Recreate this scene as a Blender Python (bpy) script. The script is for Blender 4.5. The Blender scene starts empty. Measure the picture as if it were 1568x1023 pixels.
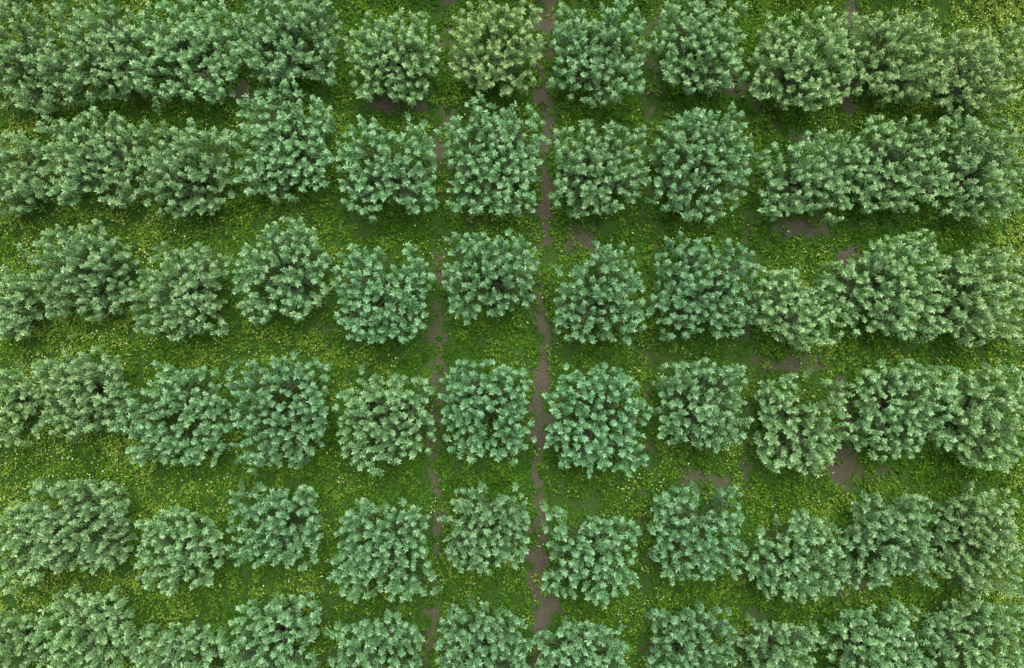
import bpy, math
import numpy as np
rng = np.random.default_rng(11)
H = 28.0            # camera height
S = 56.0            # photo px per metre on the ground
CX, CY = 784.0, 511.5

# ---------------- noise ----------------
_tab = rng.random((256, 256))
def vn(x, y, f, ox=0.0):
    x = np.asarray(x) * f + 57.3 + ox; y = np.asarray(y) * f + 91.7 - ox * 1.7
    xi = np.floor(x).astype(int); yi = np.floor(y).astype(int)
    u = x - xi; v = y - yi
    u = u*u*(3-2*u); v = v*v*(3-2*v)
    a = _tab[xi % 256, yi % 256]; b = _tab[(xi+1) % 256, yi % 256]
    c = _tab[xi % 256, (yi+1) % 256]; d = _tab[(xi+1) % 256, (yi+1) % 256]
    return (a*(1-u)+b*u)*(1-v) + (c*(1-u)+d*u)*v
def fbm(x, y, f, ox=0.0, o=4):
    s = 0; w = 0.5; t = 0
    for i in range(o):
        s = s + w*vn(x, y, f*(2.03**i), ox + i*13.1); t += w; w *= 0.5
    return s/t

# ---------------- materials ----------------
def mat(name):
    m = bpy.data.materials.new(name); m.use_nodes = True
    nt = m.node_tree; nt.nodes.clear()
    return m, nt, nt.nodes.new
def link(nt, a, b): nt.links.new(a, b)

def leaf_material(name, c_old, c_mid, c_new, c_under, rough=0.5, trans=0.25, use_tint=True, spec=0.4, wv=0.42):
    m, nt, N = mat(name)
    out = N('ShaderNodeOutputMaterial')
    var = N('ShaderNodeAttribute'); var.attribute_name = 'var'
    age = N('ShaderNodeAttribute'); age.attribute_name = 'age'
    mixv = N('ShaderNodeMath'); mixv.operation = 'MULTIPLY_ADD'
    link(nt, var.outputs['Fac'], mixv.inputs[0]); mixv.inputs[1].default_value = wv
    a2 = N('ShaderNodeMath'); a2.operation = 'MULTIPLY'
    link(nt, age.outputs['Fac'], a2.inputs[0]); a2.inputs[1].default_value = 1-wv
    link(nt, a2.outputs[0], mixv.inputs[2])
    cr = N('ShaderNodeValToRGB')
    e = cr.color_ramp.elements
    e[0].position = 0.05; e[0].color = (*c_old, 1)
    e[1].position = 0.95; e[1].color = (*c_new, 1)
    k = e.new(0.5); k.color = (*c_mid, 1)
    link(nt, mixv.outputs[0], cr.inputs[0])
    col = cr.outputs[0]
    if use_tint:
        oi = N('ShaderNodeObjectInfo')
        mx = N('ShaderNodeMix'); mx.data_type = 'RGBA'; mx.blend_type = 'MULTIPLY'
        mx.inputs[0].default_value = 1.0
        link(nt, col, mx.inputs[6]); link(nt, oi.outputs['Color'], mx.inputs[7])
        col = mx.outputs[2]
        geo = N('ShaderNodeNewGeometry')
        mu = N('ShaderNodeMix'); mu.data_type = 'RGBA'
        mf = N('ShaderNodeMath'); mf.operation = 'MULTIPLY'; mf.inputs[1].default_value = 0.4
        link(nt, geo.outputs['Backfacing'], mf.inputs[0])
        link(nt, mf.outputs[0], mu.inputs[0]); link(nt, col, mu.inputs[6]); mu.inputs[7].default_value = (*c_under, 1)
        p = N('ShaderNodeBsdfPrincipled')
        link(nt, mu.outputs[2], p.inputs['Base Color'])
        p.inputs['Roughness'].default_value = rough
        p.inputs['Specular IOR Level'].default_value = spec
    else:
        p = N('ShaderNodeBsdfDiffuse'); link(nt, col, p.inputs['Color'])
    t = N('ShaderNodeBsdfTranslucent'); link(nt, col, t.inputs['Color'])
    ms = N('ShaderNodeMixShader'); ms.inputs[0].default_value = trans
    link(nt, p.outputs[0], ms.inputs[1]); link(nt, t.outputs[0], ms.inputs[2])
    link(nt, ms.outputs[0], out.inputs[0])
    return m

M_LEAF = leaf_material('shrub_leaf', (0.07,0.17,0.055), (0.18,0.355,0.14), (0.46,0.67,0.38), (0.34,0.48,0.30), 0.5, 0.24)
M_WEED = leaf_material('weed_leaf', (0.022,0.075,0.007), (0.09,0.22,0.018), (0.30,0.40,0.065), (0.08,0.17,0.02), 0.6, 0.22, False, 0.2, 0.42)
m, nt, N = mat('bark'); M_BARK = m
o = N('ShaderNodeOutputMaterial'); p = N('ShaderNodeBsdfPrincipled'); n = N('ShaderNodeTexNoise'); n.inputs['Scale'].default_value = 30
r = N('ShaderNodeValToRGB'); r.color_ramp.elements[0].color = (0.03,0.04,0.015,1); r.color_ramp.elements[1].color = (0.08,0.11,0.045,1)
link(nt, n.outputs[0], r.inputs[0]); link(nt, r.outputs[0], p.inputs['Base Color']); p.inputs['Roughness'].default_value = 0.9; link(nt, p.outputs[0], o.inputs[0])
m, nt, N = mat('petal'); M_PETAL = m
o = N('ShaderNodeOutputMaterial'); p = N('ShaderNodeBsdfDiffuse'); a = N('ShaderNodeAttribute'); a.attribute_name = 'var'
r = N('ShaderNodeValToRGB'); r.color_ramp.elements[0].color = (0.38,0.40,0.10,1); r.color_ramp.elements[1].color = (0.68,0.68,0.55,1)
k = r.color_ramp.elements.new(0.6); k.color = (0.46,0.50,0.20,1)
link(nt, a.outputs['Fac'], r.inputs[0]); link(nt, r.outputs[0], p.inputs['Color']); link(nt, p.outputs[0], o.inputs[0])

m, nt, N = mat('soil_and_turf'); M_GROUND = m
o = N('ShaderNodeOutputMaterial'); p = N('ShaderNodeBsdfPrincipled')
tc = N('ShaderNodeTexCoord')
def noise(scale, det=6, rough=0.6):
    q = N('ShaderNodeTexNoise'); q.inputs['Scale'].default_value = scale; q.inputs['Detail'].default_value = det; q.inputs['Roughness'].default_value = rough
    link(nt, tc.outputs['Object'], q.inputs['Vector']); return q
n2 = noise(28.0, 8, 0.7); n3 = noise(11.0, 8, 0.7)
rs = N('ShaderNodeValToRGB'); rs.color_ramp.elements[0].position = 0.3; rs.color_ramp.elements[0].color = (0.035,0.031,0.021,1)
rs.color_ramp.elements[1].position = 0.7; rs.color_ramp.elements[1].color = (0.125,0.114,0.078,1)
link(nt, n2.outputs[0], rs.inputs[0])
rg = N('ShaderNodeValToRGB'); rg.color_ramp.elements[0].position = 0.3; rg.color_ramp.elements[0].color = (0.01,0.028,0.005,1)
rg.color_ramp.elements[1].position = 0.7; rg.color_ramp.elements[1].color = (0.05,0.12,0.014,1)
link(nt, n3.outputs[0], rg.inputs[0])
at = N('ShaderNodeAttribute'); at.attribute_name = 'cover'
ad = N('ShaderNodeMath'); ad.operation = 'MULTIPLY_ADD'; link(nt, n3.outputs[0], ad.inputs[0]); ad.inputs[1].default_value = 0.9; link(nt, at.outputs['Fac'], ad.inputs[2])
mr = N('ShaderNodeMapRange'); mr.inputs[1].default_value = 0.70; mr.inputs[2].default_value = 0.95; link(nt, ad.outputs[0], mr.inputs[0])
mx = N('ShaderNodeMix'); mx.data_type = 'RGBA'; link(nt, mr.outputs[0], mx.inputs[0]); link(nt, rs.outputs[0], mx.inputs[6]); link(nt, rg.outputs[0], mx.inputs[7])
link(nt, mx.outputs[2], p.inputs['Base Color']); p.inputs['Roughness'].default_value = 0.95; p.inputs['Specular IOR Level'].default_value = 0.15
bp = N('ShaderNodeBump'); bp.inputs['Strength'].default_value = 0.8; bp.inputs['Distance'].default_value = 0.04; link(nt, n2.outputs[0], bp.inputs['Height']); link(nt, bp.outputs[0], p.inputs['Normal'])
link(nt, p.outputs[0], o.inputs[0])

# ---------------- mesh helper ----------------
def make_mesh(name, V, quads, mats, matidx=None, attrs=None, smooth=False):
    me = bpy.data.meshes.new(name)
    V = np.ascontiguousarray(V, dtype=np.float32); nq = len(quads)
    me.vertices.add(len(V)); me.vertices.foreach_set('co', V.ravel())
    me.loops.add(nq*4); me.loops.foreach_set('vertex_index', np.ascontiguousarray(quads, dtype=np.int32).ravel())
    me.polygons.add(nq)
    me.polygons.foreach_set('loop_start', np.arange(0, nq*4, 4, dtype=np.int32))
    me.polygons.foreach_set('loop_total', np.full(nq, 4, dtype=np.int32))
    for mm in mats: me.materials.append(mm)
    if matidx is not None: me.polygons.foreach_set('material_index', np.ascontiguousarray(matidx, dtype=np.int32))
    me.polygons.foreach_set('use_smooth', np.full(nq, smooth))
    me.update(calc_edges=True)
    if attrs:
        for k, (dom, arr) in attrs.items():
            at = me.attributes.new(k, 'FLOAT', dom); at.data.foreach_set('value', np.ascontiguousarray(arr, dtype=np.float32))
    return me
def add(name, me):
    ob = bpy.data.objects.new(name, me); bpy.context.scene.collection.objects.link(ob); return ob
def nrm(a): return a/np.maximum(np.linalg.norm(a, axis=-1, keepdims=True), 1e-8)

def leaves(P, D, U, L, W, fold=0.25):
    s = nrm(np.cross(D, U)); n = nrm(np.cross(s, D))
    L = L[:, None]; W = W[:, None]
    a = P; c = P + D*L - n*L*0.10
    b = P + D*L*0.55 + s*W*0.5 + n*W*fold
    d = P + D*L*0.55 - s*W*0.5 + n*W*fold
    V = np.stack([a, b, c, d], 1).reshape(-1, 3)
    Q = np.arange(len(V)).reshape(-1, 4)
    return V, Q
def tubes(A, B, ra, rb, k=4):
    n = len(A); d = nrm(B-A)
    ref = np.where(np.abs(d[:, 2:3]) > 0.9, np.array([[1., 0, 0]]), np.array([[0, 0, 1.]]))
    u = nrm(np.cross(d, ref)); v = np.cross(d, u)
    an = np.arange(k)*2*np.pi/k
    ring = u[:, None]*np.cos(an)[None, :, None] + v[:, None]*np.sin(an)[None, :, None]
    V = np.concatenate([A[:, None]+ring*ra[:, None, None], B[:, None]+ring*rb[:, None, None]], 1)
    i = np.arange(k); j = (i+1) % k
    q = np.stack([i, j, j+k, i+k], 1)
    Q = (q[None] + (np.arange(n)*2*k)[:, None, None]).reshape(-1, 4)
    return V.reshape(-1, 3), Q

# ---------------- shrub ----------------
def shrub_mesh(w, h, height, seed, holes=(), bumps=(), loose=0.0):
    R = np.random.default_rng(seed)
    ph = R.random(9)*6.28; am = R.uniform(0.01, 0.042, 9)
    def rad(th):
        e = 4.6
        base = (np.abs(np.cos(th)/(w/2))**e + np.abs(np.sin(th)/(h/2))**e)**(-1/e)
        return base*(0.97 + sum(am[i]*np.sin((i+2)*th+ph[i]) for i in range(9)))
    pts = []
    md = 0.19
    for _ in range(3200):
        x = R.uniform(-w*0.6, w*0.6); y = R.uniform(-h*0.6, h*0.6)
        rr = math.hypot(x, y); rn = rr/rad(math.atan2(y, x))
        ok = rn < 1.0
        for (bx, by, br) in bumps:
            if math.hypot(x-bx, y-by) < br: ok = True; rn = min(rn, 0.9)
        if not ok: continue
        for (hx, hy, hr) in holes:
            if math.hypot(x-hx, y-hy) < hr: ok = False
        if not ok: continue
        g = vn(x, y, 3.0, seed*3.7 % 101)
        if g < 0.17 + loose*0.12 and R.random() < 0.9: continue
        if any((x-a)**2+(y-b)**2 < md*md for a, b, _ in pts): continue
        pts.append((x, y, rn))
    pts = np.array(pts); n = len(pts)
    rn = np.clip(pts[:, 2], 0, 1)
    lump = vn(pts[:, 0], pts[:, 1], 2.0, (seed*5.1) % 97)
    zt = height*(1 - 0.17*rn**3) + (lump-0.5)*0.75 + R.normal(0, 0.16, n)
    T = np.stack([pts[:, 0], pts[:, 1], zt], 1)
    out = nrm(np.stack([pts[:, 0], pts[:, 1], np.zeros(n)], 1) + 1e-4)
    lean = out*(0.16*rn[:, None]) + np.array([0, 0, 1.0]) + R.normal(0, 0.23, (n, 3))
    A = nrm(lean); Ls = R.uniform(0.5, 0.85, n)
    m = int(n*0.85)
    th = R.random(m)*6.283; q = np.sqrt(R.random(m))*0.95
    rr = rad(th)*q
    x = rr*np.cos(th); y = rr*np.sin(th)
    keep = np.ones(m, bool)
    for (hx, hy, hr) in holes: keep &= np.hypot(x-hx, y-hy) > hr
    x = x[keep]; y = y[keep]; th = th[keep]; q = q[keep]; m = len(x)
    z2 = R.uniform(0.35, 0.75, m)*height*(1-0.2*q)
    T2 = np.stack([x, y, z2], 1)
    A2 = nrm(np.stack([np.cos(th)*q*.8, np.sin(th)*q*.8, R.uniform(0.5, 1.2, m)], 1) + R.normal(0, 0.15, (m, 3)))
    T = np.concatenate([T, T2]); A = np.concatenate([A, A2]); Ls = np.concatenate([Ls, R.uniform(0.35, 0.6, m)])
    n2 = len(T)
    B = T - A*Ls[:, None]
    B[:, 2] = np.maximum(B[:, 2], 0.12)
    A = nrm(T-B)
    K = 52
    t = (np.linspace(0.10, 1.0, K)**0.7)[None, :] * np.ones((n2, 1))
    t = np.clip(t + R.normal(0, 0.015, t.shape), 0.05, 1.0)
    P = B[:, None] + (T-B)[:, None]*t[..., None]
    u = nrm(np.cross(A, np.array([0.3, 1.0, 0.1]))); v = np.cross(A, u)
    ang = np.arange(K)[None]*2.39996 + R.random((n2, 1))*6.28 + R.normal(0, 0.35, (n2, K))
    rd = u[:, None]*np.cos(ang)[..., None] + v[:, None]*np.sin(ang)[..., None]
    el = 0.1 + 0.7*t**5 + R.normal(0, 0.2, t.shape)
    D = nrm(rd*np.cos(el)[..., None] + A[:, None]*np.sin(el)[..., None])
    sz = R.uniform(0.72, 1.12, (n2, 1))
    L = (0.12*(1-0.2*t**3)*R.uniform(0.7, 1.2, t.shape))*sz
    W = L*R.uniform(0.27, 0.38, t.shape)
    U = np.broadcast_to(A[:, None], D.shape) + R.normal(0, 0.25, D.shape)
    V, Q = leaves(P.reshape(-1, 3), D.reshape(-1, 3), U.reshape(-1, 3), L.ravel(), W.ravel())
    sv = R.random((n2, 1))
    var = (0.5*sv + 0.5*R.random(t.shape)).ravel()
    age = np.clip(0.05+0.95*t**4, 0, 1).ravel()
    nl = 9
    la = np.arange(nl)*6.283/nl + R.normal(0, 0.25, nl)
    lr = rad(la)*R.uniform(0.3, 0.55, nl)
    fork = np.stack([np.cos(la)*0.06, np.sin(la)*0.06, np.full(nl, 0.22)], 1)
    mid = np.stack([np.cos(la)*lr*0.6, np.sin(la)*lr*0.6, np.full(nl, height*0.38)], 1)
    end = np.stack([np.cos(la)*lr, np.sin(la)*lr, np.full(nl, height*0.62)], 1)
    one = np.ones(nl)
    nodes = np.concatenate([mid, end, (mid+end)/2, (fork+mid)/2])
    dd = np.linalg.norm(nodes[None] - (B - np.array([0, 0, 0.25]))[:, None], axis=2)
    near = nodes[np.argmin(dd, 1)]
    Aw = np.concatenate([np.array([[0, 0, -0.05]]), fork*np.array([1, 1, 0.8]), mid, near, B])
    Bw = np.concatenate([np.array([[0, 0, 0.26]]), mid, end, B, T])
    ra = np.concatenate([[0.075], one*0.035, one*0.024, np.full(n2, 0.009), np.full(n2, 0.005)])
    rb = np.concatenate([[0.055], one*0.024, one*0.013, np.full(n2, 0.005), np.full(n2, 0.002)])
    V2, Q2 = tubes(Aw, Bw, ra, rb)
    Vt = np.concatenate([V, V2]); Qt = np.concatenate([Q, Q2+len(V)])
    mi = np.concatenate([np.zeros(len(Q), int), np.ones(len(Q2), int)])
    z = np.zeros(len(Q2))
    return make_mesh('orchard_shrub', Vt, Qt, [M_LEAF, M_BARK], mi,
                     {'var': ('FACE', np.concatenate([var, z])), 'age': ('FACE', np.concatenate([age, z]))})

# survey: crown centre x, y, width, height (photo px; 56 px = 1 m), tint (0 bluish .. 1 yellowish; higher at the sides, partly as haze)
TR = [
(15,85,110,170,.7),(140,78,155,155,.6),(285,72,160,160,.45),(437,52,160,150,.4),(600,82,150,135,.6),(760,70,150,140,.95),(918,77,155,155,.35),(1075,65,150,138,.5),(1230,92,160,150,.75),(1375,80,170,135,.9),(1505,105,130,135,1.0),
(12,262,95,130,.65),(135,240,150,145,.6),(280,258,150,145,.5),(430,218,155,165,.3),(592,254,165,150,.25),(757,240,152,188,.3),(918,256,155,145,.4),(1077,248,155,170,.3),(1240,270,150,140,.5),(1382,250,155,150,.6),(1512,262,128,160,.65),
(5,465,75,110,.7),(115,412,155,145,.55),(270,446,150,145,.55),(427,414,148,155,.4),(585,448,150,158,.15),(750,420,150,142,.25),(917,452,150,155,.2),(1077,440,160,168,.15),(1230,466,145,130,.6),(1380,440,150,158,.6),(1518,452,130,160,.8),
(2,625,70,125,.8),(118,604,150,135,.65),(262,636,160,160,.3),(425,630,155,182,.15),(588,645,155,142,.45),(745,628,148,160,.1),(915,645,160,168,.05),(1077,620,155,140,.3),(1232,650,145,152,.6),(1385,628,155,150,.5),(1520,640,125,165,.7),
(20,838,90,130,.65),(120,808,150,145,.6),(270,845,135,125,.45),(418,810,150,128,.2),(582,848,165,152,.2),(743,812,140,130,.3),(908,858,152,140,.2),(1068,820,148,145,.15),(1225,860,145,128,.4),(1375,830,155,150,.45),(1512,830,115,165,.7),
(5,995,70,110,.7),(125,978,155,135,.6),(272,1008,135,105,.5),(412,990,155,140,.3),(578,1005,145,115,.25),(740,1005,152,140,.2),(890,1020,155,125,.2),(1062,1000,147,130,.15),(1195,1010,110,115,.45),(1355,1000,175,140,.4),(1510,990,150,140,.6),
]
HO = {(1230,466):[(1245,405,32),(1232,425,16)],(917,452):[(872,378,36),(925,400,14)],(750,420):[(770,440,14),(795,495,26)],(1240,270):[(1245,345,26),(1205,212,18),(1235,235,12)],(592,254):[(600,332,24),(600,190,22)],
      (585,448):[(598,385,22)],(427,414):[(370,350,28)],(743,812):[(745,765,16)],(908,858):[(880,800,20)],(1375,830):[(1370,770,18),(1390,900,20)],(745,628):[(745,640,14)],
      (1232,650):[(1245,600,24),(1238,640,12)],(1225,860):[(1180,800,24)],(262,636):[(210,570,30)],(1068,820):[(1085,765,18)],(270,446):[(215,390,20)],(1077,620):[(1040,690,16)],(412,990):[(350,935,16)]}
BU = {(430,218):[(445,132,18)],(1230,466):[(1280,418,20)],(1225,860):[(1235,785,18)],(1068,820):[(1128,760,14)],(908,858):[(848,785,14)],(740,1005):[(688,955,14)]}
ZC = 1.75
k = (H-ZC)/H/S
meshes = []; rootpos = []
for i, (px, py, w, h, tint) in enumerate(TR):
    x, y = (px-CX)*k, (CY-py)*k
    hs = [((a-px)*k, (py-b)*k, r*k) for a, b, r in HO.get((px, py), [])]
    bs = [((a-px)*k, (py-b)*k, r*k) for a, b, r in BU.get((px, py), [])]
    hh = rng.uniform(1.95, 2.3)
    me = shrub_mesh((w-6)*k, (h-4)*k, hh, 100+i, hs, bs, loose=rng.random())
    ob = add('orchard_shrub', me)
    ob.location = (x, y, 0)
    b = rng.uniform(0.9, 1.1)*(0.97+0.12*tint)  # random shrub brightness; tint term paints the pale edge haze into leaf colour
    ob.color = (b*(0.86+0.32*tint), b, b*(1.08-0.26*tint), 1)
    meshes.append(me); rootpos.append((x, y))
# rows continuing beyond the photographed part of the plot
sx, sy = 157*k, 190*k
xs0 = (15-CX)*k; ys0 = (CY-75)*k
for r in range(-1, 7):
    for c in range(-2, 13):
        if 0 <= r <= 5 and 0 <= c <= 10: continue
        x = xs0 + c*sx; y = ys0 - r*sy
        if 0 <= r <= 5 and c <= -1: x -= 0.3
        if r < 0: y += 0.1
        if r > 5: y -= 0.25
        ob = add('orchard_shrub', meshes[int(rng.integers(len(meshes)))])
        ob.location = (x+rng.normal(0, .1), y+rng.normal(0, .1), 0); ob.rotation_euler[2] = rng.choice([0, math.pi])
        t = rng.random(); ob.color = (0.86+0.32*t, 1, 1.08-.26*t, 1)
        rootpos.append((ob.location.x, ob.location.y))
rootpos = np.array(rootpos)

# ---------------- ground cover map ----------------
def lines(x, y):
    px = x*S + CX; py = CY - y*S
    wob = (fbm(x, y, 0.9, 5.0)-0.5)*20 + (fbm(x, y, 4.0, 9.0)-0.5)*50
    b = np.zeros_like(px)
    for (x0, x1, hw, am) in [(836,822,11,.93),(684,658,8,.76),(506,500,6,.65),(1000,986,7,.7),(1156,1140,8,.7),(1304,1286,12,.84),(350,342,5,.4),(1455,1440,7,.5),(200,196,5,.3)]:
        c = x0 + (x1-x0)*py/1023.0
        d = np.abs(px + wob - c)
        brk = np.clip((fbm(x, y, 0.55, x0*0.1)-0.33)*6, 0, 1) if am < .86 else np.clip((fbm(x, y, 0.7, 7.7)-0.2)*4, 0.6, 1)
        b = np.maximum(b, am*brk*np.clip(1.6 - d/hw, 0, 1))
    for (qx, qy, rx, ry, am) in [(885,368,32,28,.9),(835,925,26,34,.93),(600,155,58,18,.85),(1140,130,50,24,.85),(1230,350,64,20,.8),(1080,735,60,16,.75),(1290,720,30,30,.85),(1215,205,25,12,.7),
                          (660,500,18,40,.7),(1290,60,60,20,.6),(380,140,44,18,.8),(1000,140,14,25,.75),(1210,555,80,18,.75),(1330,720,50,16,.7),(1300,900,70,18,.7),(835,60,14,60,.9),(1000,550,44,12,.6),(1160,940,40,20,.6),(240,160,60,14,.5)]:
        d = np.hypot((px+wob-qx)/rx, (py+wob*0.7-qy)/ry)
        b = np.maximum(b, am*np.clip(1.6-d*1.1, 0, 1))
    return b
def near_root(x, y):
    out = np.full(x.shape, 9.0)
    for (a, c) in rootpos:
        out = np.minimum(out, np.hypot(x-a, y-c))
    return out
def bare(x, y):
    b = lines(x, y)
    nr = near_root(x, y)
    n = fbm(x, y, 1.3, 21.0)
    b = np.maximum(b, 0.6*np.clip(1.3-nr/1.0, 0, 1)*np.clip((n-0.22)*3.5, 0, 1))
    b = np.maximum(b, np.clip((fbm(x, y, 0.8, 33.0)-0.63)*6, 0, .55))
    return np.clip(b, 0, 1)

# ---------------- ground sheet ----------------
def axis(a, step):
    inner = np.arange(-a, a+step/2, step)
    g = []; v = a; d = step
    while v < 2500:
        d *= 1.35; v += d; g.append(v)
    g = np.array(g)
    return np.concatenate([-g[::-1], inner, g])
gx = axis(16.5, 0.08); gy = axis(12.0, 0.08)
X, Y = np.meshgrid(gx, gy)
b = bare(X, Y)
inside = (np.abs(X) < 17.5) & (np.abs(Y) < 13)
Z = np.where(inside, (fbm(X, Y, 2.2, 3.0)-0.5)*0.10 + (fbm(X, Y, 9.0, 4.0)-0.5)*0.05, 0.0) 
V = np.stack([X, Y, Z], -1).reshape(-1, 3)
ny, nx = X.shape
idx = np.arange(nx*ny).reshape(ny, nx)
Q = np.stack([idx[:-1, :-1], idx[:-1, 1:], idx[1:, 1:], idx[1:, :-1]], -1).reshape(-1, 4)
me = make_mesh('ground', V, Q, [M_GROUND], None, {'cover': ('POINT', (1-b*0.95).ravel())}, True)
add('ground', me)

# ---------------- weeds ----------------
AX, AY = 15.4, 10.4
NC = int(AX*AY*4*32)
cx = rng.uniform(-AX, AX, NC); cy = rng.uniform(-AY, AY, NC)
bb = bare(cx, cy)
keep = (rng.random(NC) > bb*0.95) & ((near_root(cx, cy) > 0.7) | (rng.random(NC) < 0.55))
cx, cy, bb = cx[keep], cy[keep], bb[keep]; NC = len(cx)
cn = np.clip((fbm(cx, cy, 2.6, 44.0)-0.25)*1.9, 0, 1)
crr = rng.uniform(0.05, 0.15, NC)*(0.7+0.8*cn)*(1-0.4*bb)
ch = rng.uniform(0.03, 0.2, NC)*(0.25+1.7*cn)
KL = 27
u1 = np.sqrt(rng.random((NC, KL))); a1 = rng.random((NC, KL))*6.283
P = np.stack([cx[:, None]+crr[:, None]*u1*np.cos(a1), cy[:, None]+crr[:, None]*u1*np.sin(a1),
              ch[:, None]*np.sqrt(1-0.9*u1**2)*rng.uniform(0.4, 1.05, (NC, KL))], -1)
a2 = a1 + rng.normal(0, 0.9, a1.shape); el = rng.uniform(-0.1, 1.0, a1.shape)
D = np.stack([np.cos(a2)*np.cos(el), np.sin(a2)*np.cos(el), np.sin(el)], -1)
U = np.stack([rng.normal(0, .45, a1.shape), rng.normal(0, .45, a1.shape), np.ones(a1.shape)], -1)
L = rng.uniform(0.035, 0.10, a1.shape); W = L*rng.uniform(0.35, 0.6, a1.shape)
V, Q = leaves(P.reshape(-1, 3), D.reshape(-1, 3), U.reshape(-1, 3), L.ravel(), W.ravel(), 0.15)
yel = np.clip((-cx-6)/7, 0, 1)*0.6 + np.clip((cy-6)/4, 0, 1)*np.clip((cx-4)/7, 0, 1)*0.6 + np.clip((cx-11)/3, 0, 1)*0.4
yel = yel*np.clip((fbm(cx, cy, 0.8, 71.0)-0.2)*2.6, 0.3, 1.2)
age = np.clip(0.12 + 1.0*(fbm(cx, cy, 1.1, 60.0)-0.25) + 0.3*(cn-.4) + yel*0.75 + rng.normal(0, 0.17, NC), 0, 1)
me = make_mesh('weed_cover', V, Q, [M_WEED], None, {'var': ('FACE', rng.random(NC*KL)), 'age': ('FACE', np.repeat(age, KL))})
add('weed_cover', me)

# ---------------- flowers ----------------
fd = np.clip((fbm(cx, cy, 0.7, 80.0)-0.42)*4, 0, 1)*0.35 + 0.07 + yel*1.2
sel = rng.random(NC) < np.clip(fd, 0, 1)*0.7
fx, fy, fh = cx[sel], cy[sel], ch[sel]
rep = 3
fx = np.repeat(fx, rep)+rng.normal(0, .09, len(fx)*rep); fy = np.repeat(fy, rep)+rng.normal(0, .09, len(fy)*rep)
fh = np.repeat(fh, rep)+rng.uniform(0.0, 0.05, len(fh)*rep)
nf = len(fx); R_ = rng.uniform(0.006, 0.017, nf)
cen = np.stack([fx, fy, fh], -1)
tl = rng.normal(0, 0.35, (nf, 3)); tl[:, 2] = 1; nn = nrm(tl)
uu = nrm(np.cross(nn, np.array([1., 0.2, 0]))); vv = np.cross(nn, uu)
Ps, Ds, Us, Ls_, Ws = [], [], [], [], []
for q in range(4):
    a = q*math.pi/2
    Ps.append(cen); Ds.append(nrm(uu*math.cos(a)+vv*math.sin(a)+nn*0.25)); Us.append(nn); Ls_.append(R_*1.3); Ws.append(R_*1.5)
V, Q = leaves(np.concatenate(Ps), np.concatenate(Ds), np.concatenate(Us), np.concatenate(Ls_), np.concatenate(Ws), 0.05)
me = make_mesh('wildflowers', V, Q, [M_PETAL], None, {'var': ('FACE', np.tile(rng.random(nf), 4))})
add('wildflowers', me)

# ---------------- light ----------------
w = bpy.data.worlds.new('World'); bpy.context.scene.world = w; w.use_nodes = True
nt = w.node_tree; bg = nt.nodes['Background']
sky = nt.nodes.new('ShaderNodeTexSky'); sky.sky_type = 'NISHITA'; sky.sun_disc = False
EL, AZ = math.radians(66), math.radians(15)
sky.sun_elevation = EL; sky.sun_rotation = AZ; sky.dust_density = 5.0
hs_ = nt.nodes.new('ShaderNodeHueSaturation'); hs_.inputs['Saturation'].default_value = 0.4
nt.links.new(sky.outputs[0], hs_.inputs['Color']); nt.links.new(hs_.outputs[0], bg.inputs[0]); bg.inputs[1].default_value = 0.15
sd = bpy.data.lights.new('sun', 'SUN'); sd.energy = 4.8; sd.angle = math.radians(46); sd.color = (1.0, 0.98, 0.93)
so = bpy.data.objects.new('sun', sd); bpy.context.scene.collection.objects.link(so)
from mathutils import Vector
dirv = Vector((math.sin(AZ)*math.cos(EL), math.cos(AZ)*math.cos(EL), math.sin(EL)))
so.rotation_euler = dirv.to_track_quat('Z', 'Y').to_euler(); so.location = dirv*40

cam = bpy.data.cameras.new('camera'); co = bpy.data.objects.new('camera', cam); bpy.context.scene.collection.objects.link(co)
co.location = (0, 0, H); cam.sensor_width = 36; cam.lens = 36*H/(1568/S); cam.clip_end = 6000; cam.clip_start = 0.1
bpy.context.scene.camera = co
vs = bpy.context.scene.view_settings; vs.view_transform = 'Standard'; vs.look = 'None'; vs.exposure = 0
